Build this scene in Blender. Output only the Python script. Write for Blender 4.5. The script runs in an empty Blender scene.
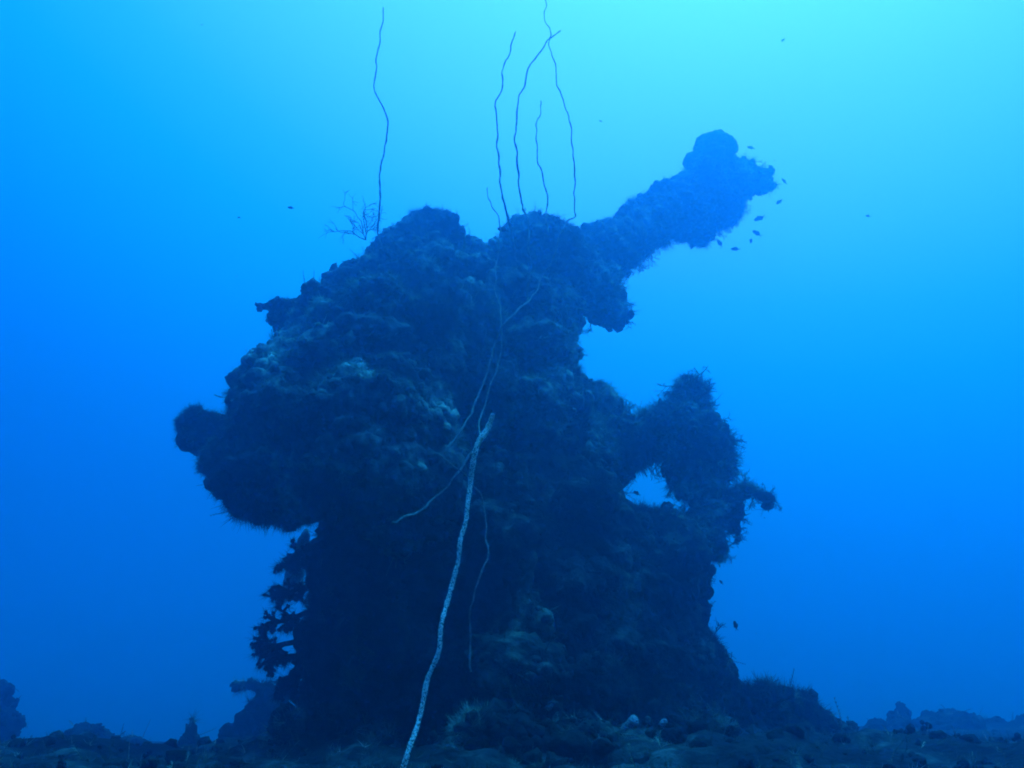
import bpy, math, random
import numpy as np
from mathutils import Vector, noise, Matrix

# ------------------------------------------------------------------ camera, light, water
scene = bpy.context.scene
col = scene.collection
PITCH = math.radians(23.5)
CAM = np.array([0.0, 0.0, 0.45])
FPX = 796.0
cd = bpy.data.cameras.new("camera")
cd.lens = 36.0 * FPX / 1024.0
cd.sensor_width = 36.0
cd.clip_start = 0.02
cd.clip_end = 2000.0
cam = bpy.data.objects.new("camera", cd)
cam.location = CAM
cam.rotation_euler = (math.radians(90) + PITCH, 0, 0)
col.objects.link(cam)
scene.camera = cam

scene.view_settings.view_transform = 'Standard'
scene.view_settings.look = 'None'
scene.view_settings.exposure = 0.0
scene.view_settings.gamma = 1.0
cy = scene.cycles
cy.use_denoising = True
try:
    cy.denoiser = 'OPENIMAGEDENOISE'
    cy.denoising_input_passes = 'RGB_ALBEDO_NORMAL'
except Exception:
    pass
cy.max_bounces = 6
cy.diffuse_bounces = 2
cy.glossy_bounces = 1
cy.volume_bounces = 3
cy.filter_width = 1.9

SUN_AZ, SUN_EL = math.radians(45), math.radians(71)
SUN = Vector((math.sin(SUN_AZ) * math.cos(SUN_EL), math.cos(SUN_AZ) * math.cos(SUN_EL), math.sin(SUN_EL)))


def lin(c):
    c = c / 255.0
    return c / 12.92 if c <= 0.04045 else ((c + 0.055) / 1.055) ** 2.4


world = bpy.data.worlds.new("World")
scene.world = world
world.use_nodes = True
wt = world.node_tree
wt.nodes.clear()
w_out = wt.nodes.new('ShaderNodeOutputWorld')
w_bg = wt.nodes.new('ShaderNodeBackground')
w_bg.inputs['Strength'].default_value = 1.0
w_tc = wt.nodes.new('ShaderNodeTexCoord')
w_dot = wt.nodes.new('ShaderNodeVectorMath')
w_dot.operation = 'DOT_PRODUCT'
w_dot.inputs[1].default_value = SUN
w_map = wt.nodes.new('ShaderNodeMapRange')
w_map.inputs['From Min'].default_value = -1
w_map.inputs['From Max'].default_value = 1
w_rmp = wt.nodes.new('ShaderNodeValToRGB')
wt.links.new(w_tc.outputs['Generated'], w_dot.inputs[0])
wt.links.new(w_dot.outputs['Value'], w_map.inputs['Value'])
wt.links.new(w_map.outputs['Result'], w_rmp.inputs['Fac'])
# radiance of the open water by angle from the sunlit surface (green channel level -> red, blue)
PAL = [(0, 0, 0), (20, 0, 72), (60, 0, 142), (89, 0, 182), (108, 0, 210), (120, 0, 230), (135, 0, 244), (163, 1, 272),
       (173, 9, 288), (199, 88, 326), (218, 128, 335), (231, 160, 340), (245, 178, 346), (262, 190, 356)]
STOPS = [(-1.0, 4), (-0.5, 10), (-0.1, 38), (0.1, 58), (0.24, 78), (0.35, 99), (0.43, 122), (0.53, 152), (0.64, 177),
         (0.70, 189), (0.79, 211), (0.85, 222), (0.91, 233), (1.0, 252)]
els = w_rmp.color_ramp.elements
for i, (t, g) in enumerate(STOPS):
    p = (t + 1) / 2
    e = els[i] if i < 2 else els.new(p)
    e.position = p
    gs = [q[0] for q in PAL]
    r_ = np.interp(g, gs, [q[1] for q in PAL])
    b_ = np.interp(g, gs, [q[2] for q in PAL])
    e.color = (lin(r_), lin(g), lin(b_), 1)
w_sky = wt.nodes.new('ShaderNodeTexSky')
w_sky.sky_type = 'NISHITA'
w_sky.sun_disc = False
w_sky.sun_elevation = SUN_EL
w_sky.sun_rotation = SUN_AZ
# daylight only gets through the narrow window of the surface right overhead, filtered blue by the water
w_sep = wt.nodes.new('ShaderNodeSeparateXYZ')
w_win = wt.nodes.new('ShaderNodeMapRange')
w_win.interpolation_type = 'SMOOTHSTEP'
w_win.inputs['From Min'].default_value = 0.82
w_win.inputs['From Max'].default_value = 0.98
w_fil = wt.nodes.new('ShaderNodeMix')
w_fil.data_type = 'RGBA'
w_fil.blend_type = 'MULTIPLY'
w_fil.inputs[0].default_value = 1.0
w_fil.inputs[7].default_value = (0.0, 1.05, 2.4, 1)
w_sc = wt.nodes.new('ShaderNodeVectorMath')
w_sc.operation = 'SCALE'
w_add = wt.nodes.new('ShaderNodeVectorMath')
wt.links.new(w_tc.outputs['Generated'], w_sep.inputs[0])
wt.links.new(w_sep.outputs['Z'], w_win.inputs['Value'])
wt.links.new(w_sky.outputs['Color'], w_fil.inputs[6])
wt.links.new(w_fil.outputs[2], w_sc.inputs[0])
wt.links.new(w_win.outputs['Result'], w_sc.inputs['Scale'])
wt.links.new(w_rmp.outputs['Color'], w_add.inputs[0])
wt.links.new(w_sc.outputs['Vector'], w_add.inputs[1])
wt.links.new(w_add.outputs['Vector'], w_bg.inputs['Color'])
wt.links.new(w_bg.outputs['Background'], w_out.inputs['Surface'])

sd = bpy.data.lights.new("sun", 'SUN')
sd.energy = 3.0
sd.angle = math.radians(40)
sd.color = (0.0, 0.45, 1.0)
sun = bpy.data.objects.new("sun", sd)
sun.rotation_euler = (SUN).to_track_quat('Z', 'Y').to_euler()
sun.location = (4, 6, 20)
col.objects.link(sun)

HAZE_DENSITY = 0.062
HAZE_COLOR = (0.08, 0.47, 0.85, 1)
HAZE_ABSORB = (0.0, 0.30, 0.04, 1)
HAZE_G = 0.84

# ------------------------------------------------------------------ helpers
FW = np.array([0, math.cos(PITCH), math.sin(PITCH)])
UP = np.array([0, -math.sin(PITCH), math.cos(PITCH)])
RT = np.array([1.0, 0, 0])


def at(px, py, Y):
    """world point seen at that place of the photograph, Y metres ahead; also metres per pixel there"""
    d = (px - 512) / FPX * RT + (384 - py) / FPX * UP + FW
    s = Y / d[1]
    return CAM + d * s, s / FPX


rng = np.random.default_rng(7)
random.seed(7)


def mesh_np(name, V, faces):
    """faces: list of (n,k) int arrays"""
    me = bpy.data.meshes.new(name)
    V = np.asarray(V, np.float32)
    me.vertices.add(len(V))
    me.vertices.foreach_set("co", V.ravel())
    faces = [np.asarray(f, np.int32) for f in faces if len(f)]
    loops = np.concatenate([f.ravel() for f in faces])
    tot = np.concatenate([np.full(len(f), f.shape[1], np.int32) for f in faces])
    start = np.concatenate([[0], np.cumsum(tot)[:-1]]).astype(np.int32)
    me.loops.add(len(loops))
    me.loops.foreach_set("vertex_index", loops)
    me.polygons.add(len(tot))
    me.polygons.foreach_set("loop_start", start)
    me.polygons.foreach_set("loop_total", tot)
    me.update(calc_edges=True)
    me.validate()
    return me


def link(name, me, mat, parent=None, smooth=True, loc=None):
    o = bpy.data.objects.new(name, me)
    col.objects.link(o)
    me.materials.append(mat)
    if smooth:
        me.polygons.foreach_set("use_smooth", np.ones(len(me.polygons), bool))
    if parent is not None:
        o.parent = parent
    if loc is not None:
        o.location = loc
    return o


def tag(o, label=None, cat=None, group=None, kind=None):
    if label:
        o["label"] = label
    if cat:
        o["category"] = cat
    if group:
        o["group"] = group
    if kind:
        o["kind"] = kind
    return o


def empty(name, loc):
    o = bpy.data.objects.new(name, None)
    o.location = loc
    o.empty_display_size = 0.3
    col.objects.link(o)
    return o


def ico(sub):
    import bmesh
    bm = bmesh.new()
    bmesh.ops.create_icosphere(bm, subdivisions=sub, radius=1)
    V = np.array([v.co[:] for v in bm.verts])
    F = np.array([[v.index for v in f.verts] for f in bm.faces])
    bm.free()
    return V, F


ICO2 = ico(2)
ICO3 = ico(3)


def spheres(cs, rs, base=ICO2):
    """cs (n,3), rs (n,3) -> verts, faces"""
    V0, F0 = base
    n = len(cs)
    V = (V0[None] * rs[:, None, :] + cs[:, None, :]).reshape(-1, 3)
    F = (F0[None] + (np.arange(n) * len(V0))[:, None, None]).reshape(-1, 3)
    return V, F


def remesh(V, F, voxel):
    me = mesh_np("tmp", V, [F])
    o = bpy.data.objects.new("tmp", me)
    col.objects.link(o)
    m = o.modifiers.new("r", 'REMESH')
    m.mode = 'VOXEL'
    m.voxel_size = voxel
    m.use_smooth_shade = True
    dg = bpy.context.evaluated_depsgraph_get()
    dg.update()
    ev = o.evaluated_get(dg)
    em = ev.to_mesh()
    n = len(em.vertices)
    out = np.zeros(n * 3, np.float32)
    em.vertices.foreach_get("co", out)
    k = len(em.polygons)
    lt = np.zeros(k, np.int32)
    em.polygons.foreach_get("loop_total", lt)
    lv = np.zeros(len(em.loops), np.int32)
    em.loops.foreach_get("vertex_index", lv)
    nr = np.zeros(n * 3, np.float32)
    em.vertices.foreach_get("normal", nr)
    ev.to_mesh_clear()
    bpy.data.objects.remove(o)
    bpy.data.meshes.remove(me)
    assert (lt == 4).all()
    return out.reshape(-1, 3).astype(float), lv.reshape(-1, 4), nr.reshape(-1, 3).astype(float)


def fbm(P, scale, octs=4, seed=0.0):
    out = np.empty(len(P))
    f = noise.fractal
    for i, p in enumerate(P / scale + seed):
        out[i] = f(p, 0.9, 2.1, octs)
    return out


def vor(P, scale, seed=0.0):
    out = np.empty(len(P))
    f = noise.voronoi
    for i, p in enumerate(P / scale + seed):
        out[i] = f(p)[0][0]
    return out


def norms(V, F):
    a, b, c, d = V[F[:, 0]], V[F[:, 1]], V[F[:, 2]], V[F[:, 3]]
    n = np.cross(c - a, d - b)
    N = np.zeros_like(V)
    for k in range(4):
        np.add.at(N, F[:, k], n)
    return N / (np.linalg.norm(N, axis=1)[:, None] + 1e-12)


def surf_samples(V, F, n, weight=None):
    a, b, c, d = V[F[:, 0]], V[F[:, 1]], V[F[:, 2]], V[F[:, 3]]
    N = np.cross(c - a, d - b)
    A = np.linalg.norm(N, axis=1)
    N = N / (A[:, None] + 1e-12)
    w = A if weight is None else A * weight(0.25 * (a + b + c + d), N)
    idx = rng.choice(len(F), n, p=w / w.sum())
    u, v = rng.random(n)[:, None], rng.random(n)[:, None]
    P = (1 - u) * (1 - v) * a[idx] + u * (1 - v) * b[idx] + u * v * c[idx] + (1 - u) * v * d[idx]
    return P, N[idx]


# ---- small growth templates (unit height, growing along +z)
def tube(pts, rads, k=3):
    pts = np.asarray(pts, float)
    n = len(pts)
    T = np.gradient(pts, axis=0)
    T /= np.linalg.norm(T, axis=1)[:, None] + 1e-12
    ref = np.array([0.31, 0.82, 0.47])
    V = []
    for i in range(n):
        x = np.cross(T[i], ref)
        x /= np.linalg.norm(x) + 1e-12
        y = np.cross(T[i], x)
        for j in range(k):
            a = 2 * math.pi * j / k
            V.append(pts[i] + rads[i] * (math.cos(a) * x + math.sin(a) * y))
    F = []
    for i in range(n - 1):
        for j in range(k):
            F.append((i * k + j, i * k + (j + 1) % k, (i + 1) * k + (j + 1) % k, (i + 1) * k + j))
    return np.array(V), np.array(F)


def join(parts):
    V, F, o = [], [], 0
    for v, f in parts:
        V.append(v)
        F.append(f + o)
        o += len(v)
    return np.concatenate(V), np.concatenate(F)


def rdir(base, spread):
    d = np.asarray(base, float) + np.random.default_rng(random.randrange(1 << 30)).normal(0, spread, 3)
    return d / np.linalg.norm(d)


def t_fuzz(nb=16):
    parts = []
    for _ in range(nb):
        d = rdir((0, 0, 1), 0.6)
        if d[2] < 0.1:
            d[2] = 0.1 + random.random() * 0.2
        L = random.uniform(0.5, 1.0)
        b = np.array([random.uniform(-.15, .15), random.uniform(-.15, .15), -0.1])
        bend = rdir((0, 0, 0), 0.5) * 0.42
        s = np.cross(d, rdir((0, 0, 0), 1))
        s /= np.linalg.norm(s)
        w = random.uniform(0.022, 0.045)
        m = b + d * L * 0.55 + bend * .3
        e = b + d * L + bend
        V = np.array([b - s * w * .5, b + s * w * .5, m + s * w * .5, m - s * w * .5, e + s * w * .12, e - s * w * .12])
        F = np.array([(0, 1, 2, 3), (3, 2, 4, 5)])
        parts.append((V, F))
    return join(parts)


def t_feather():
    """a hydroid plume: bent stem with two rows of fine side blades"""
    parts = []
    n = 9
    bend = rdir((0, 0, 0), 1) * 0.35
    P = [np.array([0, 0, 0.0]) + np.array([0, 0, 1.0]) * t + bend * t * t for t in np.linspace(0, 1, n)]
    parts.append(tube(P, np.linspace(.025, .008, n), 3))
    for i in range(1, n):
        for sgn in (-1, 1):
            d = rdir((sgn * 0.8, 0, 0.6), 0.15)
            L = 0.34 * (1 - 0.65 * i / n) * random.uniform(.7, 1.2)
            s = np.array([0, 1, 0.0]) * 0.02
            b = P[i]
            V = np.array([b - s, b + s, b + d * L + s * .4, b + d * L - s * .4])
            parts.append((V, np.array([(0, 1, 2, 3)])))
    return join(parts)


def t_twig(gens=3):
    parts = []

    def br(p, d, L, r, g):
        n = 4
        pts = [p]
        for _ in range(n):
            d = rdir(d, 0.16)
            pts.append(pts[-1] + d * L / n)
        parts.append(tube(pts, np.linspace(r, r * .6, n + 1), 3))
        if g > 0:
            for k in range(random.randint(2, 3)):
                q = pts[random.randint(1, n)]
                br(q, rdir(d, 0.6), L * random.uniform(.5, .8), r * .65, g - 1)
    br(np.zeros(3), np.array([0, 0, 1.0]), 0.5, 0.03, gens)
    return join(parts)


def t_knob():
    n = 7
    c = np.array([rdir((0, 0, 1.0), .6) * random.uniform(.3, .8) for _ in range(n)])
    r = np.array([[random.uniform(.18, .34)] * 3 for _ in range(n)])
    V0, F0 = ico(1)
    V, F = spheres(c, r, (V0, F0))
    return V, np.c_[F, F[:, 2]]


def t_chunk(base=None):
    V0, F0 = base or ICO2
    s0 = random.uniform(0, 50)
    V = V0 * (1 + .55 * fbm(V0, .8, 4, s0) + .25 * fbm(V0, .25, 3, s0 + 3))[:, None]
    V *= np.array([random.uniform(.7, 1.2), random.uniform(.7, 1.2), random.uniform(.5, 1.0)])
    return V, np.c_[F0, F0[:, 2]]


CHUNK1 = [t_chunk(ico(1)) for _ in range(8)]
FUZZ = [t_fuzz() for _ in range(6)]
FEATH = [t_feather() for _ in range(5)]
TWIG = [t_twig() for _ in range(6)]


def scatter(temps, P, N, size, jitter=0.45, droop=0.0):
    """place templates on points along normals"""
    n = len(P)
    D = N + rng.normal(0, jitter, (n, 3))
    D[:, 2] -= droop
    D /= np.linalg.norm(D, axis=1)[:, None]
    A = rng.normal(0, 1, (n, 3))
    X = np.cross(A, D)
    X /= np.linalg.norm(X, axis=1)[:, None]
    Yv = np.cross(D, X)
    k = rng.integers(0, len(temps), n)
    VV, FF, o = [], [], 0
    for ti, (V0, F0) in enumerate(temps):
        m = k == ti
        if not m.any():
            continue
        s = size[m][:, None, None]
        V = P[m][:, None, :] + s * (V0[None, :, 0:1] * X[m][:, None] + V0[None, :, 1:2] * Yv[m][:, None] + V0[None, :, 2:3] * D[m][:, None])
        q = V.shape[0]
        VV.append(V.reshape(-1, 3))
        FF.append((F0[None] + (np.arange(q) * len(V0))[:, None, None]).reshape(-1, F0.shape[1]) + o)
        o += q * len(V0)
    return np.concatenate(VV), np.concatenate(FF)


# ------------------------------------------------------------------ materials
def growth_mat(name, dark, mid, pale, scale=3.0, pale_at=0.62, bump=0.9):
    m = bpy.data.materials.new(name)
    m.use_nodes = True
    t = m.node_tree
    b = t.nodes['Principled BSDF']
    b.inputs['Roughness'].default_value = 0.95
    b.inputs['Specular IOR Level'].default_value = 0.08
    tc = t.nodes.new('ShaderNodeTexCoord')
    n1 = t.nodes.new('ShaderNodeTexNoise')
    n1.inputs['Scale'].default_value = scale
    n1.inputs['Detail'].default_value = 8
    n1.inputs['Roughness'].default_value = 0.68
    n1.inputs['Distortion'].default_value = 0.6
    r = t.nodes.new('ShaderNodeValToRGB')
    e = r.color_ramp.elements
    e[0].position, e[0].color = 0.36, (*dark, 1)
    e[1].position, e[1].color = 0.52, (*mid, 1)
    x = e.new(pale_at)
    x.color = (*pale, 1)
    x = e.new(min(pale_at + .12, .98))
    x.color = (*[c * 1.25 for c in pale], 1)
    n2 = t.nodes.new('ShaderNodeTexNoise')
    n2.inputs['Scale'].default_value = scale * 9
    n2.inputs['Detail'].default_value = 6
    bp = t.nodes.new('ShaderNodeBump')
    bp.inputs['Strength'].default_value = bump
    bp.inputs['Distance'].default_value = 0.05
    mx = t.nodes.new('ShaderNodeMix')
    mx.data_type = 'RGBA'
    mx.blend_type = 'MULTIPLY'
    mx.inputs[0].default_value = 0.75
    r2 = t.nodes.new('ShaderNodeValToRGB')
    r2.color_ramp.elements[0].position, r2.color_ramp.elements[0].color = 0.32, (.25, .25, .25, 1)
    r2.color_ramp.elements[1].position, r2.color_ramp.elements[1].color = 0.62, (1.3, 1.3, 1.3, 1)
    L = t.links.new
    L(tc.outputs['Object'], n1.inputs['Vector'])
    L(tc.outputs['Object'], n2.inputs['Vector'])
    L(n1.outputs['Fac'], r.inputs['Fac'])
    L(n2.outputs['Fac'], r2.inputs['Fac'])
    L(r.outputs['Color'], mx.inputs[6])
    L(r2.outputs['Color'], mx.inputs[7])
    L(mx.outputs[2], b.inputs['Base Color'])
    L(n2.outputs['Fac'], bp.inputs['Height'])
    L(bp.outputs['Normal'], b.inputs['Normal'])
    return m


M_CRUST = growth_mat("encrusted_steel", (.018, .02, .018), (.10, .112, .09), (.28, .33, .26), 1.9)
M_STEEL_SHADE = growth_mat("steel_growth_shade_tone", (.006, .007, .007), (.028, .032, .027), (.09, .105, .08), 2.2, pale_at=.64)  # pedestal's copy of the crust, shade under the gun darkened into its colour
M_FUZZ_SHADE = growth_mat("hydroid_shade_tone", (.008, .009, .007), (.03, .034, .026), (.15, .17, .125), 1.9)  # same hydroid for the pedestal, with the overhang's shade put into the colour
M_FUZZ = growth_mat("hydroid", (.03, .033, .025), (.13, .15, .11), (.46, .52, .40), 1.9)
M_FUZZ3 = growth_mat("pale_hydroid", (.08, .09, .065), (.24, .275, .2), (.5, .56, .44), 1.9)
M_CORAL = growth_mat("stony_coral", (.02, .02, .018), (.05, .055, .045), (.14, .16, .12), 5)
M_SOFT = growth_mat("soft_coral", (.015, .013, .013), (.03, .028, .025), (.06, .06, .05), 7)
M_BED = growth_mat("seabed_growth", (.006, .007, .007), (.016, .018, .016), (.06, .066, .058), 2.0)
M_MIDWHIP = growth_mat("grey_whip_coral", (.15, .16, .13), (.21, .225, .185), (.29, .31, .26), 9, bump=.2)
M_PALEWHIP = growth_mat("pale_whip_coral", (.5, .52, .45), (.6, .62, .55), (.7, .72, .64), 9, bump=.2)
M_WHIP = growth_mat("whip_coral", (.12, .13, .10), (.22, .24, .18), (.34, .36, .28), 9, bump=.2)
M_POLYP = growth_mat("whip_polyps", (.55, .57, .52), (.75, .77, .7), (.85, .87, .8), 60, pale_at=.6, bump=.4)
M_PALE = growth_mat("pale_sponge", (.2, .21, .22), (.34, .35, .36), (.5, .51, .52), 9)
M_FISH = growth_mat("fish_skin", (.03, .03, .03), (.05, .05, .05), (.09, .09, .09), 12, bump=0.0)

# ------------------------------------------------------------------ seabed
def bed_h(x, y):
    """smooth base height of the wreck's grown-over deck"""
    r = np.hypot(x, y)
    h = 0.33 * (1 / (1 + np.exp(-(r - 3.4) * 1.6)))
    h = h + 0.14 * np.exp(-((x - 0.5) ** 2 / 5 + (y - 6.2) ** 2 / 5))
    h = h - 0.02 * np.clip(r - 9, 0, 60) ** 0.9 + 0.38 * np.exp(-((x - 9) ** 2 / 20 + (y - 15) ** 2 / 14)) - 0.16 * np.exp(-((x + 5.5) ** 2 / 8 + (y - 9) ** 2 / 12))
    return h


def make_bed():
    n = 560
    u = np.linspace(-1, 1, n)
    g = np.sinh(u * 4.6) / np.sinh(4.6)
    X, Y = np.meshgrid(g * 95, g * 95 + 4.6, indexing='xy')
    P = np.c_[X.ravel(), Y.ravel(), np.zeros(n * n)]
    h = bed_h(P[:, 0], P[:, 1])
    r = np.hypot(P[:, 0], P[:, 1])
    amp = np.clip((r - 0.7) / 2.2, 0.12, 1)
    Q = P.copy()
    near = (np.abs(P[:, 0]) < 24) & (P[:, 1] > -4) & (P[:, 1] < 30)
    k = np.zeros(len(P))
    k[near] = 0.16 * fbm(Q[near], 1.1, 5, 3.0) * 0.6 + 0.10 * (0.45 - vor(Q[near], 0.42, 1.0)) + 0.03 * fbm(Q[near], .18, 4, 8.0)
    k[~near] = 0.15 * fbm(Q[~near], 2.5, 4, 3.0)
    P[:, 2] = h + amp * k
    i = np.arange(n * n).reshape(n, n)
    F = np.stack([i[:-1, :-1], i[:-1, 1:], i[1:, 1:], i[1:, :-1]], -1).reshape(-1, 4)
    me = mesh_np("seabed", P, [F])
    o = link("seabed", me, M_BED)
    tag(o, "grown-over seabed of rubble and low growth under the gun", "seabed", kind="structure")
    return P, F


BEDV, BEDF = make_bed()


def bed_z(x, y):
    i = np.argmin((BEDV[:, 0] - x) ** 2 + (BEDV[:, 1] - y) ** 2)
    return BEDV[i, 2]


# ------------------------------------------------------------------ encrusted forms
def blobs_np(blobs):
    cs, rs = [], []
    for b in blobs:
        px, py, r, Y = b[:4]
        c, m = at(px, py, Y)
        k = b[4] if len(b) > 4 else 1.0
        cs.append(c)
        rs.append([r * m, r * m * k, r * m])
    return np.array(cs), np.array(rs)


def chain(*pts, n=6):
    """blobs between consecutive (px,py,r,Y)"""
    out = []
    for a, b in zip(pts[:-1], pts[1:]):
        for t in np.linspace(0, 1, n):
            out.append(tuple(np.array(a) * (1 - t) + np.array(b) * t))
    return out


def form(name, blobs, mat, parent=None, base=None, voxel=0.028, lumps=60, lump_r=(.05, .16), d1=.05, d2=.04, d3=.02, seed=0.0,
         fuzz=0, fuzz_size=(.04, .10), feath=0, feath_size=(.08, .18), twig=0, twig_size=(.12, .25), twig_w=None, droop=0.15, fuzz_mat=None,
         ledges=0, knobs=0, knob_size=(.015, .07)):
    global rng
    rng = np.random.default_rng(int(seed * 100) + 11)
    cs, rs = blobs_np(blobs)
    V, F = spheres(cs, rs * .95)
    if lumps:
        V1, F1, N1 = remesh(V, F, voxel * 2)
        P, N = surf_samples(V1, F1, lumps)
        rr = rng.uniform(lump_r[0], lump_r[1], lumps) ** 1.0
        r3 = rr[:, None] * rng.uniform(.75, 1.25, (lumps, 3))
        V2, F2 = spheres(P - N * rr[:, None] * .3, r3)
        F = np.concatenate([F, F2 + len(V)])
        V = np.concatenate([V, V2])
        if ledges:
            # broad shelves of growth standing out from the broad faces of the thing
            P, N = surf_samples(V1, F1, ledges * 4, lambda c, n: np.clip(-n[:, 1], 0, 1) ** 5 + .002)
            # kept away from the form's own outer edges, where a shelf would change its outline
            def inside(Q):
                return (((Q[:, None, [0, 2]] - cs[None, :, [0, 2]]) ** 2).sum(2) < (rs[None, :, 0] * .95) ** 2).any(1)
            ok = inside(P + np.array([.34, 0, 0])) & inside(P - np.array([.34, 0, 0]))
            P, N = P[ok][:ledges], N[ok][:ledges]
            ledges = len(P)
            rr = rng.uniform(lump_r[1] * .9, lump_r[1] * 1.9, ledges)
            r3 = rr[:, None] * np.c_[rng.uniform(.8, 1.3, ledges), rng.uniform(.7, 1.1, ledges), rng.uniform(.4, .8, ledges)]
            V2, F2 = spheres(P + N * rr[:, None] * .15, r3)
            F = np.concatenate([F, F2 + len(V)])
            V = np.concatenate([V, V2])
    V, F, N = remesh(V, F, voxel)
    d = d1 * fbm(V, .35, 4, seed + 1.7) * .8
    if d2:
        d = d + d2 * (0.5 - vor(V, .11, seed + 4.1)) * 1.6
    if d3:
        d = d + d3 * fbm(V, .07, 3, seed + 9.3)
    V = V + N * d[:, None]
    o0 = np.zeros(3) if base is None else np.asarray(base)
    if parent is None and base is None:
        o0 = np.array([V[:, 0].mean(), V[:, 1].mean(), V[:, 2].min()])
    me = mesh_np(name, V - o0, [F])
    ob = link(name, me, mat, parent, loc=None if parent is not None else o0)
    fm = fuzz_mat or M_FUZZ
    if knobs:
        P, Nn = surf_samples(V, F, knobs, lambda c, n: np.clip(fbm(c, .3, 3, seed + 2.5) * 1.8 + .3, .02, 1.2))
        Vk, Fk = scatter(CHUNK1, P, Nn, knob_size[0] + (knob_size[1] - knob_size[0]) * rng.random(knobs) ** 2.5, .4)
        link("coral_knobs", mesh_np("coral_knobs", Vk - o0, [Fk[:, :3]]), mat, ob)["kind"] = "stuff"
    parts = []
    if fuzz:
        P, Nn = surf_samples(V, F, fuzz, lambda c, n: np.clip(fbm(c, .4, 3, seed + 5.5) * 1.6 + .35, .03, 1.2) ** 1.3)
        sz = rng.uniform(*fuzz_size, fuzz) * (0.6 + 0.8 * np.clip(fbm(P, .5, 2, seed) + .4, 0, 1))
        parts.append(scatter(FUZZ, P, Nn, sz, .35, droop))
    if feath:
        P, Nn = surf_samples(V, F, feath)
        parts.append(scatter(FEATH, P, Nn, rng.uniform(*feath_size, feath), .4, droop))
    if twig:
        P, Nn = surf_samples(V, F, twig, twig_w)
        parts.append(scatter(TWIG, P, Nn, rng.uniform(*twig_size, twig), .4, droop))
    if parts:
        Vg, Fg = join(parts)
        g = link("hydroid_growth", mesh_np("hydroid_growth", Vg - o0, [Fg]), fm, ob, smooth=False)
        g["kind"] = "stuff"
    return ob


def under(P, N):
    return 0.05 + np.clip(-N[:, 2], 0, 1) ** 1.5


gb, _ = at(500, 700, 6.3)
gb[2] = 0.25
gun = empty("deck_gun", gb)
tag(gun, "coral-encrusted deck gun on its pedestal, barrel raised towards the bright water", "naval gun")

FZ = dict(knobs=2400, fuzz_size=(.025, .075), feath_size=(.05, .11))
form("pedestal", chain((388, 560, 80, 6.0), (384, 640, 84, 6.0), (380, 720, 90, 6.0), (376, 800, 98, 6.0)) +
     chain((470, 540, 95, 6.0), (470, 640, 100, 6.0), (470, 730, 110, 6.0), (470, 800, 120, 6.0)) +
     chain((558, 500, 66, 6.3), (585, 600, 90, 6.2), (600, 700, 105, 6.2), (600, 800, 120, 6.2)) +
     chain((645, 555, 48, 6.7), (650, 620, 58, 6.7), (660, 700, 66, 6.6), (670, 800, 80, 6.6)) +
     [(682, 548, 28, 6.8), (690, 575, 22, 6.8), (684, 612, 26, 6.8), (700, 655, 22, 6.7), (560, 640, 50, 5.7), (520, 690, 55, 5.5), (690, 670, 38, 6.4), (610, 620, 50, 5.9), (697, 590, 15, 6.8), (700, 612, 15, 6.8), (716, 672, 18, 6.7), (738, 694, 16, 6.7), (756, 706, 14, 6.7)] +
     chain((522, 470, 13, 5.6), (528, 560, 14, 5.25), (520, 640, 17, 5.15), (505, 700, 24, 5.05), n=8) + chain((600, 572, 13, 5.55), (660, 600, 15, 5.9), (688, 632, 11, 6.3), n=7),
     M_STEEL_SHADE, gun, gb, lumps=150, lump_r=(.05, .16), d1=.07, ledges=26, fuzz=16000, feath=900, twig=140, seed=1.0, fuzz_mat=M_FUZZ_SHADE, **FZ)

form("breech", [(322, 303, 15, 5.95), (213, 468, 11, 5.3), (231, 503, 11, 5.3), (262, 514, 10, 5.3), (287, 522, 9, 5.3), (405, 245, 23, 6.5), (424, 236, 22, 6.5), (386, 256, 19, 6.45), (442, 240, 20, 6.55), (470, 254, 19, 6.8), (487, 253, 13, 6.9), (362, 276, 16, 6.3), (330, 355, 58, 5.61), (293, 395, 62, 5.35), (295, 438, 74, 5.20), (258, 462, 48, 5.21), (320, 470, 58, 5.10), (278, 490, 30, 5.27), (240, 476, 22, 5.23), (390, 310, 64, 6.05), (380, 370, 88, 5.50), (376, 432, 84, 5.05), (428, 285, 50, 6.28), (424, 246, 24, 6.57), (438, 248, 22, 6.56), (378, 280, 26, 6.33), (354, 300, 36, 6.15), (400, 480, 70, 5.14), (297, 350, 22, 5.64), (292, 334, 16, 5.72), (262, 385, 34, 5.39), (308, 334, 16, 5.90), (470, 300, 46, 6.50), (246, 440, 22, 5.20), (404, 262, 22, 6.48), (330, 328, 30, 5.87), (474, 268, 20, 6.78), (462, 400, 66, 6.22), (440, 340, 68, 6.00), (340, 500, 30, 5.22), (345, 288, 14, 6.25)],
     M_CRUST, gun, gb, lumps=210, lump_r=(.04, .12), d1=.05, d2=.05, d3=.02, ledges=44, fuzz=17000, feath=1400, droop=.3, seed=2.0, **FZ)

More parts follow.
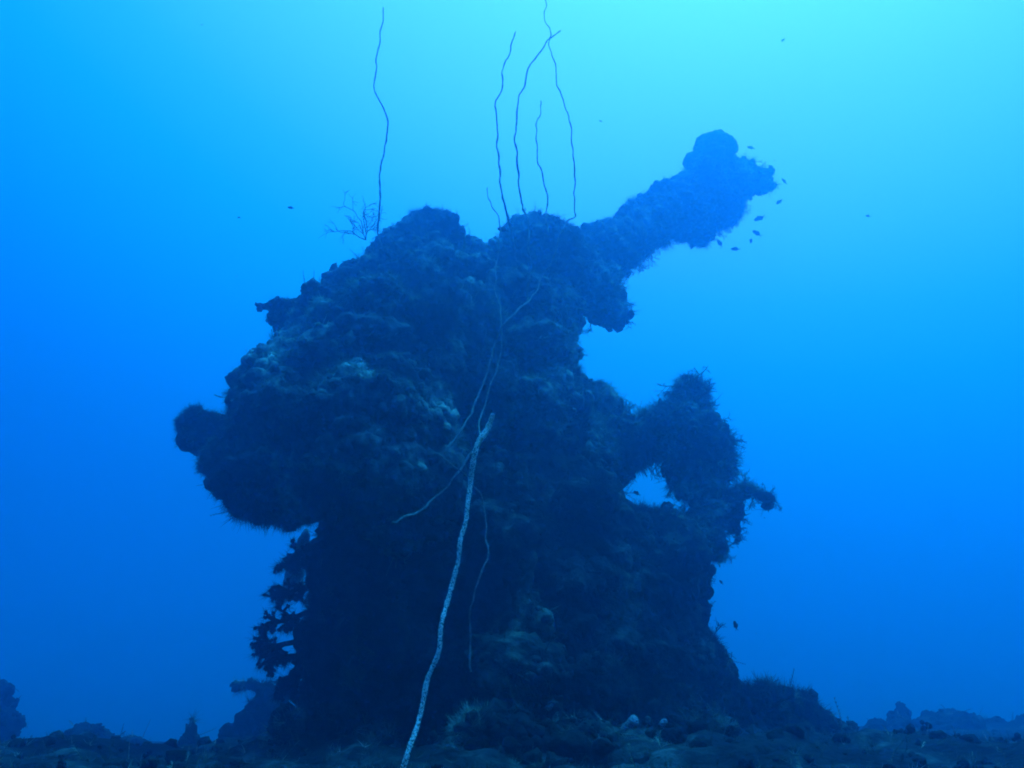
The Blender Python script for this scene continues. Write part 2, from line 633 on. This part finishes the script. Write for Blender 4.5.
form("cradle", [(546, 261, 46, 7.30), (535, 320, 52, 7.20), (510, 285, 38, 7.20), (535, 380, 46, 7.00), (545, 425, 38, 6.90), (500, 370, 56, 6.90), (520, 440, 56, 6.90),
                (480, 330, 46, 6.4), (514, 264, 26, 7.30), (560, 300, 18, 7.30), (590, 420, 32, 7.20), (600, 405, 22, 7.20), (570, 460, 58, 7.10), (600, 462, 32, 7.30),
                (500, 270, 16, 7.20), (560, 350, 20, 7.20), (566, 390, 20, 7.20)] + chain((535, 300, 30, 6.6), (545, 370, 30, 6.3), (548, 445, 20, 6.1)),
     M_CRUST, gun, gb, voxel=.03, lumps=110, lump_r=(.05, .14), d1=.06, ledges=16, fuzz_mat=M_FUZZ3, fuzz=11000, feath=1400, twig=70, seed=3.0, **FZ)

form("barrel", chain((562, 276, 36, 7.7), (600, 257, 28, 8.5), (640, 226, 24, 9.8), (672, 209, 24, 10.8), (705, 194, 31, 11.8), n=8) +
     [(590, 283, 28, 8.1), (600, 306, 19, 8.2), (607, 290, 18, 8.3), (690, 218, 22, 11.2), (718, 200, 30, 11.9), (722, 172, 20, 12.0), (700, 234, 13, 11.4), (703, 242, 6, 11.4),
      (660, 202, 12, 10.4), (625, 224, 12, 9.3), (592, 238, 10, 8.3), (612, 314, 12, 8.2)],
     M_CRUST, gun, gb, voxel=.04, lumps=130, lump_r=(.05, .14), d1=.08, d2=.04, ledges=8, knobs=2200, knob_size=(.03, .12), fuzz=4500, fuzz_size=(.06, .14), twig=260, twig_size=(.14, .34), twig_w=under, seed=4.0)

form("muzzle", [(735, 184, 22, 12.1), (750, 182, 15, 12.3), (762, 180, 10, 12.4), (770, 173, 6, 12.4), (769, 184, 7, 12.4), (742, 165, 7, 12.2), (762, 184, 10, 12.4), (752, 163, 4, 12.2)],
     M_CRUST, gun, gb, voxel=.036, lumps=18, lump_r=(.05, .12), d1=.07, knobs=150, fuzz=250, fuzz_size=(.08, .16), twig=30, twig_size=(.15, .28), seed=5.0)

form("sight_bracket", chain((620, 442, 28, 7.1), (652, 443, 21, 7.2), (680, 429, 26, 7.2)) +
     [(690, 402, 17, 7.2), (686, 390, 11, 7.2), (694, 386, 7, 7.2), (705, 425, 20, 7.2), (710, 445, 20, 7.2), (695, 455, 20, 7.2), (718, 468, 14, 7.2), (712, 490, 15, 7.2), (738, 494, 11, 7.2),
      (756, 494, 8, 7.2), (765, 499, 7, 7.2), (768, 509, 4, 7.2), (738, 528, 4, 7.2), (737, 540, 3, 7.2), (720, 514, 16, 7.2), (706, 528, 18, 7.2), (712, 545, 12, 7.2), (735, 506, 9, 7.2), (645, 526, 15, 7.0), (662, 527, 17, 7.0), (650, 545, 24, 6.9), (682, 544, 20, 7.0), (664, 416, 8, 7.2), (645, 420, 8, 7.2), (674, 472, 11, 7.2), (692, 492, 12, 7.2), (682, 486, 5, 7.2), (668, 520, 8, 7.0), (764, 518, 3, 7.2)],
     M_CRUST, gun, gb, voxel=.026, lumps=60, lump_r=(.04, .11), d1=.06, d2=.03, ledges=5, knobs=1600, fuzz=3600, fuzz_size=(.05, .12), feath=500, feath_size=(.07, .15), twig=420, twig_size=(.12, .28), seed=6.0, droop=.35)

# ------------------------------------------------------------------ coral colonies sitting on the gun
def coral(name, blobs, label, cat, mat=M_CORAL, **kw):
    k = dict(voxel=.02, lumps=0, d1=.025, d2=.02, d3=.008, fuzz=0)
    k.update(kw)
    o = form(name, blobs, mat, **k)
    return tag(o, label, cat, k.get("group"))


def tagg(o, group):
    o["group"] = group
    return o


tagg(coral("round_coral", [(716, 146, 17, 11.8), (706, 147, 14, 11.8), (726, 147, 13, 11.8), (716, 157, 18, 11.8), (713, 143, 12, 11.75)],
           "big rounded coral head on top of the barrel near its muzzle", "coral", seed=11., voxel=.03, d1=.02, d2=.03), "coral heads on the gun")
tagg(coral("round_coral", [(694, 162, 12, 11.6), (698, 168, 14, 11.6), (706, 172, 14, 11.6)],
           "smaller rounded coral head on the barrel, just below the bigger one", "coral", seed=12., voxel=.03), "coral heads on the gun")
tagg(coral("round_coral", [(195, 422, 15, 5.4), (187, 424, 11, 5.4), (188, 440, 13, 5.4), (200, 440, 17, 5.4), (212, 432, 20, 5.45), (226, 436, 24, 5.5)],
           "two-lobed knob of coral jutting out sideways from the gun's breech", "coral", seed=13., fuzz=500, fuzz_size=(.03, .07)), "coral heads on the gun")
tagg(coral("round_coral", [(420, 222, 12, 6.55), (428, 219, 11, 6.5), (438, 220, 11, 6.55), (447, 228, 11, 6.55), (432, 232, 20, 6.55), (414, 228, 12, 6.55), (449, 238, 10, 6.55)],
           "bumpy coral head forming the highest lump above the breech", "coral", seed=14., fuzz=300, fuzz_size=(.03, .06), d2=.04), "coral heads on the gun")


tagg(coral("plate_coral", chain((259, 307, 4, 5.6), (270, 306, 7, 5.6), (288, 308, 10, 5.65), (306, 309, 12, 5.75), (322, 308, 13, 5.9), n=4) +
           [(276, 316, 8, 5.6), (288, 324, 13, 5.6), (300, 328, 16, 5.7)],
           "flat-topped plate coral sticking out from the shoulder of the breech", "coral", voxel=.02, d1=.04, d2=.03, d3=.015, seed=18., knobs=120, knob_size=(.01, .035), fuzz=260, fuzz_size=(.02, .05)),
     "plate corals")


# branching soft corals along the pedestal's left edge
def tree_coral(px, py, size_px, Y, dirv, label, seed):
    random.seed(seed)
    c, m = at(px, py, Y)
    L = size_px * m
    parts = []
    tips = []

    def br(p, d, l, r, g):
        n = 4
        pts = [p]
        for _ in range(n):
            d = rdir(d + np.array([0, 0, -.05]), .14)
            pts.append(pts[-1] + d * l / n)
        parts.append(tube(pts, np.linspace(r, r * .75, n + 1), 6))
        if g > 0:
            for k in range(4):
                br(pts[random.randint(1, n)], rdir(d, .55), l * .62, r * .8, g - 1)
        else:
            cc = np.array([pts[-1] + rdir((0, 0, 0), 1) * r * .8 for _ in range(6)] + [p_ + rdir((0, 0, 0), 1) * r * .5 for p_ in pts[::2]])
            rr = np.array([[r * random.uniform(.55, 1.1)] * 3 for _ in cc])
            v, f = spheres(cc, rr, ICO1)
            parts.append((v, np.c_[f, f[:, 2]]))
            tips.append((pts[-1], d))
            tips.append((pts[2], d))
    br(np.zeros(3), np.asarray(dirv, float) / np.linalg.norm(dirv), L * .5, L * .05, 3)
    V, F = join(parts)
    tri = F[:, 2] == F[:, 3]
    Vt, Ft = scatter(FUZZ, np.array([q for q, _ in tips]), np.array([d_ for _, d_ in tips]), rng.uniform(.03, .07, len(tips)), .3, .25)
    me = mesh_np("tree_coral", np.concatenate([V, Vt]), [F[~tri], F[tri][:, :3], Ft + len(V)])
    o = link("tree_coral", me, M_SOFT, loc=c)
    return tag(o, label, "soft coral", "soft corals along the pedestal")


ICO1 = ico(1)
TREES = [(306, 540, 40, (-.5, -.3, -.6), "uppermost dark soft coral drooping under the breech overhang"),
         (305, 585, 40, (-1, -.3, -.2), "dark soft coral on the pedestal's edge just above the middle of the row"),
         (300, 612, 46, (-1, -.3, -.3), "dark branching soft coral midway down the pedestal's edge"),
         (298, 640, 52, (-1, -.2, -.25), "dark soft coral reaching farthest out from the pedestal's edge"),
         (300, 655, 38, (-1, -.5, .1), "short dark soft coral tucked in behind the farthest-reaching one"),
         (302, 668, 46, (-1, -.3, -.6), "lowest dark soft coral hanging over the small plate coral")]
for i, (px, py, s, dv, lb) in enumerate(TREES):
    tree_coral(px + 9, py, s * 1.2, 6.0, dv, lb, 40 + i)


# thin bush of black coral beside the leftmost tall whip
def bush():
    random.seed(5)
    parts = []
    c, m = at(366, 238, 6.3)

    def br(p, d, l, r, g):
        n = 5
        pts = [p]
        for _ in range(n):
            d = rdir(d, .22)
            pts.append(pts[-1] + d * l / n)
        parts.append(tube(pts, np.linspace(r, r * .6, n + 1), 4))
        if g > 0:
            for k in range(3 if g > 1 else 4):
                br(pts[random.randint(1, n)], rdir(d, .55), l * .6, r * .7, g - 1)
    for d in ((-.35, -.1, 1), (.3, .1, .9), (-.8, 0, .5), (.05, -.2, 1)):
        br(np.zeros(3), np.array(d, float), .30, .0052, 3)
    V, F = join(parts)
    V[:, 2] -= .02
    o = link("bush_coral", mesh_np("bush_coral", V, [F]), M_SOFT, loc=c)
    tag(o, "fine wiry bush of coral twigs on the breech, at the lone tall whip's foot", "coral")


bush()


# ------------------------------------------------------------------ whip corals
def smooth_path(pts, step):
    P = np.array(pts, float)
    out = []
    n = len(P)
    for i in range(n - 1):
        p0, p1, p2, p3 = P[max(i - 1, 0)], P[i], P[i + 1], P[min(i + 2, n - 1)]
        k = max(2, int(np.linalg.norm(p2 - p1) / step))
        for t in np.linspace(0, 1, k, endpoint=False):
            out.append(.5 * ((2 * p1) + (-p0 + p2) * t + (2 * p0 - 5 * p1 + 4 * p2 - p3) * t * t + (-p0 + 3 * p1 - 3 * p2 + p3) * t ** 3))
    out.append(P[-1])
    return np.array(out)


def whip(pix, Y0, Y1, rad, label, seed, mat=None, step=.03, k=6, wob=.009):
    """pix from foot to tip"""
    pts = []
    n = len(pix)
    for i, (x, y) in enumerate(pix):
        t = i / (n - 1)
        c, _ = at(x, y, Y0 + (Y1 - Y0) * t + .05 * math.sin(seed + i * 1.3))
        pts.append(c)
    P = smooth_path(pts, step)
    for i in range(1, len(P)):
        P[i] += np.array(noise.noise_vector(Vector(P[i] * 6 + seed))) * wob + np.array(noise.noise_vector(Vector(P[i] * 2.2 + seed))) * wob + np.array(noise.noise_vector(Vector(P[i] * 8 + seed))) * wob * 1.8 + np.array(noise.noise_vector(Vector(P[i] * 17 + seed))) * wob * .8
    s = np.linspace(0, 1, len(P))
    R = rad * (1.1 - .45 * s) * (1 + .22 * rng.normal(0, 1, len(P)).clip(-1, 1))
    R[-1] *= .6
    P, R = np.r_[P, [P[-1] + (P[-1] - P[-2]) * .1]], np.r_[R, .0004]
    V, F = tube(P, R, k)
    o0 = P[0].copy()
    o = link("whip_coral", mesh_np("whip_coral", V - o0, [F]), mat or M_WHIP, loc=o0)
    return tag(o, label, "whip coral", "whip corals on the gun")


whip([(386, 268), (381, 250), (377, 228), (379, 205), (381, 165), (387, 140), (387, 120), (381, 105), (375, 85), (379, 42), (384, 22), (382, 8)], 5.75, 5.4, .0085,
     "tall whip coral standing alone, rising from the breech beside the wiry bush", 1)
whip([(517, 262), (511, 228), (507, 212), (502, 195), (499, 170), (497, 140), (496, 105), (501, 90), (503, 67), (511, 50), (515, 32)], 5.5, 5.2, .0085,
     "slightly bowed whip coral nearest the lone one among the tall cluster", 2)
whip([(528, 300), (529, 260), (528, 221), (523, 208), (519, 190), (518, 165), (515, 145), (516, 130), (518, 105), (525, 82), (530, 65), (543, 48), (550, 38), (562, 31)], 5.3, 5.1, .0085,
     "tall whip coral whose tip bends over and crosses its neighbour", 3)
whip([(445, 452), (460, 432), (475, 405), (487, 370), (495, 342), (503, 325), (518, 310), (530, 300), (540, 280), (551, 262), (558, 240), (568, 221), (575, 212), (574, 200), (574, 175), (570, 125), (566, 108), (556, 82), (555, 68), (549, 42), (551, 33), (545, 18), (546, 8), (545, -18)], 4.35, 5.4, .0062,
     "longest whip coral, curving up across the cradle and out of the top of the picture", 4, M_MIDWHIP)
whip([(548, 232), (546, 215), (547, 200), (543, 175), (537, 160), (536, 128), (540, 112), (541, 100)], 6.0, 6.3, .0075,
     "fainter short whip coral between the two crossing tall ones", 5)
whip([(392, 522), (420, 510), (440, 493), (462, 470), (478, 440), (479, 425), (487, 400), (497, 370), (502, 335), (500, 310), (495, 280), (499, 250), (500, 222), (496, 213), (489, 200), (488, 188)], 4.35, 5.5, .0062,
     "whip coral sweeping up over the dark breech to a short tip above the gun", 6, M_MIDWHIP)
whip([(471, 672), (470, 640), (470, 612), (477, 585), (486, 560), (487, 530), (482, 497), (470, 480), (455, 467), (438, 455)], 4.75, 4.55, .0062,
     "faint thin whip coral arching over in front of the pedestal", 7, M_MIDWHIP)


def near_whip():
    """the thick polyp-covered whip close to the camera, its foot on the seabed"""
    pix = [(491, 416), (489, 424), (484, 435), (476, 448), (472, 470), (470, 490), (466, 510), (460, 545), (457, 565), (450, 590), (443, 620), (438, 650), (428, 685), (418, 720), (410, 745), (404, 768), (394, 805), (388, 850)][::-1]
    pts = [at(x, y, 1.72 + .36 * i / 17 + .012 * math.sin(i * 1.7))[0] for i, (x, y) in enumerate(pix)]
    f = pts[0].copy()
    z0 = bed_z(f[0] - .04, f[1])
    pts = [np.array([f[0] - .05, f[1] + .02, z0 - .02]), np.array([f[0] - .03, f[1] + .01, .5 * (z0 + f[2])])] + pts if z0 < f[2] - .05 else pts
    P = smooth_path(pts, .012)
    s = np.linspace(0, 1, len(P))
    R = .0040 + .0028 * np.clip((s - .75) / .2, 0, 1)
    for q in range(2, len(P)):
        P[q] += np.array(noise.noise_vector(Vector(P[q] * 12))) * .009
    R = R * (1 + .10 * rng.normal(0, 1, len(P)).clip(-1.5, 1.5))
    R[-3:] *= np.array([.98, .85, .55])
    P, R = np.r_[P, [P[-1] + (P[-1] - P[-2]) * .25]], np.r_[R, .0006]
    V, F = tube(P, R, 10)
    o0 = P[0].copy()
    o = link("whip_coral", mesh_np("whip_coral", V - o0, [F]), M_MIDWHIP, loc=o0)
    tag(o, "thick pale whip coral covered in tiny polyps, standing closest in front", "whip coral", "whip corals on the gun")
    n = 5200
    i = rng.integers(0, len(P) - 1, n)
    t = rng.random(n)[:, None]
    c = P[i] * (1 - t) + P[i + 1] * t
    T = P[i + 1] - P[i]
    T /= np.linalg.norm(T, axis=1)[:, None]
    A = np.cross(T, rng.normal(0, 1, (n, 3)))
    A /= np.linalg.norm(A, axis=1)[:, None]
    c = c + A * R[i][:, None] * 1.02
    V0, F0 = ICO1
    v, f = spheres(c - o0, np.repeat(rng.uniform(.0009, .0020, n)[:, None], 3, 1), (V0, F0))
    g = link("polyps", mesh_np("polyps", v, [f]), M_POLYP, o)
    g["kind"] = "stuff"


near_whip()


# ------------------------------------------------------------------ pale sponges
def sponge(px, py, r, Y, label, seed):
    random.seed(seed)
    b = [(px + random.uniform(-r, r) * .5, py + random.uniform(-r, r) * .6, r * random.uniform(.3, .55), Y) for _ in range(7)]
    return tagg(coral("pale_sponge", b, label, "sponge", mat=M_PALE, voxel=.012, d1=.02, d2=.012, d3=.006, seed=seed), "pale sponges on the wreck")


sponge(630, 727, 12, 5.0, "brightest pale sponge lump at the pedestal's foot", 1)
sponge(664, 722, 6, 5.0, "small pale sponge just beside the brightest one at the foot", 2)
sponge(549, 706, 6, 4.9, "small pale sponge on the rubble in front of the pedestal", 3)
sponge(574, 410, 4, 5.25, "tiny bright sponge high on the cradle's growth", 4)
tagg(coral("pale_sponge", chain((306, 532, 5, 6.6), (303, 548, 8, 6.7), (297, 566, 9, 6.8), (293, 590, 10, 6.8), n=4), "pale upright sponge behind the pedestal under the breech overhang", "sponge", mat=M_PALE, voxel=.02, seed=5.), "pale sponges on the wreck")


# ------------------------------------------------------------------ mounds of rubble and coral around
MOUNDS = [
    ("coral_mound", [(85, 752, 28, 10), (65, 758, 24, 10), (105, 757, 24, 10), (130, 752, 18, 10), (95, 790, 50, 10)], "wide low coral mound on the seabed far left of the gun"),
    ("coral_mound", [(190, 745, 9, 9), (191, 732, 8, 9), (192, 721, 5, 9), (188, 760, 14, 9), (185, 790, 30, 9)], "narrow upright coral spire between the wide mound and the plate coral"),
    ("coral_mound", [(-8, 700, 18, 11), (-5, 730, 20, 11), (-10, 770, 30, 11)], "hazy rounded coral mound cut by the picture's left edge"),
    ("coral_mound", [(745, 696, 15, 6.6), (762, 708, 19, 6.6), (782, 704, 10, 6.6), (778, 730, 30, 6.6), (745, 750, 40, 6.6)], "lumpy coral mound leaning against the pedestal's barrel side"),
    ("coral_mound", [(806, 722, 14, 7), (800, 712, 9, 7), (825, 730, 15, 7), (840, 742, 18, 7), (815, 765, 35, 7)], "ragged coral mound next to the one leaning on the pedestal"),
    ("coral_mound", [(902, 712, 7, 14), (903, 706, 5, 14), (900, 725, 12, 14), (904, 760, 30, 14)], "small hazy knob standing above the distant reef line"),
    ("coral_mound", [(960, 735, 22, 14), (930, 735, 18, 14), (1000, 738, 20, 14), (1030, 737, 22, 14), (880, 738, 18, 13), (960, 770, 60, 14)], "long hazy reef ridge under the open water far behind"),
    ("coral_mound", [(520, 745, 30, 4.6), (560, 752, 28, 4.6), (480, 755, 28, 4.6), (600, 757, 24, 4.7), (545, 790, 60, 4.7)], "low rubble mound in front of the pedestal, behind the thick whip"),
    ("coral_mound", [(330, 738, 26, 5.2), (300, 745, 24, 5.2), (370, 745, 28, 5.2), (335, 780, 55, 5.2)], "low rubble mound at the pedestal's breech-side foot"),
    ("coral_mound", [(680, 748, 22, 5), (715, 752, 26, 5), (650, 757, 18, 5), (695, 785, 45, 5)], "low rubble mound beside the brightest pale sponge"),
]
for i, (nm, bl, lb) in enumerate(MOUNDS):
    far = bl[0][3] > 8
    tagg(coral(nm, bl, lb, "coral mound", mat=M_BED, knobs=700 if not far else 300, voxel=.04 if far else .026, lumps=40, lump_r=(.04, .14), d1=.08, d2=.05, d3=.02, seed=20. + i, fuzz=900 if not far else 300,
               fuzz_size=(.04, .09), feath=60, twig=0), "coral mounds around the gun")

tagg(coral("plate_coral", chain((236, 686, 4, 9.6), (252, 685, 5, 9.6), (270, 688, 7, 9.6), (290, 692, 8, 9.6), n=5) +
           [(262, 698, 10, 9.6), (276, 704, 14, 9.6), (256, 712, 12, 9.6), (246, 724, 13, 9.6), (268, 722, 16, 9.6), (228, 734, 11, 9.6), (245, 742, 18, 9.6), (275, 742, 20, 9.6)],
           "plate coral with an overhanging lip standing on the seabed beside the pedestal", "coral", mat=M_BED, voxel=.035, d1=.07, d2=.05, d3=.02, seed=17., knobs=160, fuzz=300, fuzz_size=(.04, .09)),
     "plate corals")

# low turf of hydroids and algae on the seabed
rr = (BEDV[:, 1] > 2.4) & (BEDV[:, 1] < 13) & (np.abs(BEDV[:, 0]) < 9)
fm = rr[BEDF].all(1)
P, N = surf_samples(BEDV, BEDF[fm], 9000, lambda c, n: 1 / (1 + (c[:, 1] / 5) ** 2))
tv = join([scatter(FUZZ, P[:7000], N[:7000], rng.uniform(.02, .06, 7000)), scatter(FEATH, P[7000:], N[7000:], rng.uniform(.04, .09, 2000))])
o = link("seabed_turf", mesh_np("seabed_turf", tv[0], [tv[1]]), M_FUZZ, smooth=False)
tag(o, "short fuzzy turf of hydroids and algae on the rubble", "turf", kind="stuff")


CHUNK = [t_chunk() for _ in range(8)]
KNOB = [t_knob() for _ in range(5)]
P, N = surf_samples(BEDV, BEDF[fm], 2200, lambda c, n: 1 / (1 + (c[:, 1] / 6) ** 2))
N = N * .6 + np.array([0, 0, .4])
sz = .015 + .05 * rng.random(2200) ** 3.0
tv = join([scatter(CHUNK, P[:1500], N[:1500], sz[:1500], .7), scatter(KNOB, P[1500:], N[1500:], sz[1500:] * 1.4, .3)])
tri = tv[1][:, 2] == tv[1][:, 3]
o = link("coral_rubble", mesh_np("coral_rubble", tv[0], [tv[1][tri][:, :3]]), M_BED)
tag(o, "broken coral rubble and small knobs strewn over the seabed", "rubble", kind="stuff")


# ------------------------------------------------------------------ reef fish
def fish_mesh():
    n, k = 12, 10
    V, F = [], []
    for i in range(n):
        t = i / (n - 1)
        h = .26 * (math.sin(math.pi * min(1, t * .92 + .06)) ** .7) * (1 - .35 * t) + .012
        w = h * .42
        for j in range(k):
            a = 2 * math.pi * j / k
            V.append((t - .5, w * math.cos(a), h * math.sin(a)))
    for i in range(n - 1):
        for j in range(k):
            F.append((i * k + j, i * k + (j + 1) % k, (i + 1) * k + (j + 1) % k, (i + 1) * k + j))
    F.append((0, 1, 2, 3))
    body = (np.array(V), np.array(F))

    def fin(pts, th=.008):
        pts = np.array(pts, float)
        m = len(pts)
        v = np.concatenate([pts + [0, th, 0], pts - [0, th, 0]])
        f = [(0, 1, 2, 3), (m + 3, m + 2, m + 1, m)]
        for a in range(m):
            b = (a + 1) % m
            f.append((a, a + m, b + m, b))
        return v, np.array(f)
    tail = join([fin([(.46, 0, .03), (.46, 0, -.01), (.66, 0, .10), (.70, 0, .22)]), fin([(.46, 0, .01), (.46, 0, -.03), (.70, 0, -.22), (.66, 0, -.10)])])
    dors = fin([(-.15, 0, .22), (.30, 0, .12), (.34, 0, .20), (-.02, 0, .36)])
    anal = fin([(.02, 0, -.2), (.30, 0, -.1), (.32, 0, -.19), (.14, 0, -.30)])
    return [("body", body), ("tail_fin", tail), ("dorsal_fin", dors), ("anal_fin", anal)]


FM = fish_mesh()
fish_proto = None
FISH = [(750.6, 147.6, 6, 12.3, 15, "tiny fish nearest above the muzzle's growth"),
        (784, 181, 6, 12.5, 50, "tiny fish just beyond the muzzle's very tip"),
        (779, 202, 6, 12.3, -35, "tiny slanting fish just below the muzzle's tip"),
        (759, 218.5, 9, 11.9, -20, "largest of the small fish under the muzzle, tail tilted up"),
        (756.5, 233, 8, 11.9, 40, "plump small fish below the largest one under the barrel's end"),
        (751, 241, 5, 11.9, -70, "thin upright fish at the plump small fish's side"),
        (735, 249, 7, 11.2, 5, "small level fish, lowest of those under the barrel's end"),
        (719.6, 243, 7, 11.2, 70, "small upright fish closest under the barrel's hanging stub"),
        (758, 194, 7, 12.0, 35, "small fish touching the underside of the muzzle"),
        (600.6, 121, 3, 11.2, 20, "lone speck of a fish between the tall whips and the barrel"),
        (290.5, 207.7, 5, 6.5, 5, "lone tiny fish in open water above the breech's sloping shoulder"),
        (239, 217.5, 3, 7.0, 10, "lone speck of a fish in open water farthest from the gun on the breech side"),
        (303.5, 297, 9, 5.5, 72, "dark upright fish hovering over the plate coral on the breech"),
        (502.5, 229.5, 9, 5.4, 15, "dark fish at the foot of the whips above the cradle"),
        (636.6, 493, 6, 6.2, 30, "small rounded fish in the gap of the sight bracket"),
        (735.4, 625, 7, 6.2, 80, "small upright fish close beside the pedestal's barrel side"),
        (721, 582, 4, 6.2, 50, "tiny fish against the open water below the sight bracket"),
        (783, 40, 4, 11.2, -40, "lone speck of a fish high in the brightest water"),
        (868, 216, 4, 11.2, 10, "lone speck of a fish far out beyond the barrel")]
for px, py, s, Y, ang, lb in FISH:
    c, m = at(px, py, Y)
    r = empty("reef_fish", c)
    r.rotation_euler = (0, math.radians(ang), random.uniform(-.35, .35))
    r.scale = [s * m * 1.12] * 3
    tag(r, lb, "fish", "small fish around the gun")
    if fish_proto is None:
        fish_proto = [link(nm, mesh_np(nm, v, [f]), M_FISH, r) for nm, (v, f) in FM]
    else:
        for ch in fish_proto:
            k = ch.copy()
            k.parent = r
            col.objects.link(k)

# flecks drifting in the water
n = 90
Pm = np.c_[rng.uniform(-4, 4, n), rng.uniform(2.2, 9, n), rng.uniform(.8, 6.5, n)]
rm = rng.uniform(.0015, .004, n)
v, f = spheres(Pm, np.repeat(rm[:, None], 3, 1) * rng.uniform(.6, 1.4, (n, 3)), ICO1)
o = link("drifting_flecks", mesh_np("drifting_flecks", v, [f]), M_PALE)
tag(o, "tiny flecks drifting in the open water", "flecks", kind="stuff")

# ------------------------------------------------------------------ the water's own haze
hv, hf = np.array([(x, y, z) for x in (-130, 130) for y in (-125, 135) for z in (-6.0, 13.5)], float), [(0, 1, 3, 2), (4, 6, 7, 5), (0, 4, 5, 1), (2, 3, 7, 6), (0, 2, 6, 4), (1, 5, 7, 3)]
hm = bpy.data.materials.new("haze")
hm.use_nodes = True
ht = hm.node_tree
ht.nodes.clear()
ho = ht.nodes.new('ShaderNodeOutputMaterial')
hp = ht.nodes.new('ShaderNodeVolumePrincipled')
hp.inputs['Color'].default_value = HAZE_COLOR
hp.inputs['Absorption Color'].default_value = HAZE_ABSORB
hp.inputs['Density'].default_value = HAZE_DENSITY
hp.inputs['Anisotropy'].default_value = HAZE_G
ht.links.new(hp.outputs['Volume'], ho.inputs['Volume'])
hz = link("haze", mesh_np("haze", hv, [np.array(hf)]), hm, smooth=False)
tag(hz, "blue haze of the sea water all around", "water", kind="stuff")
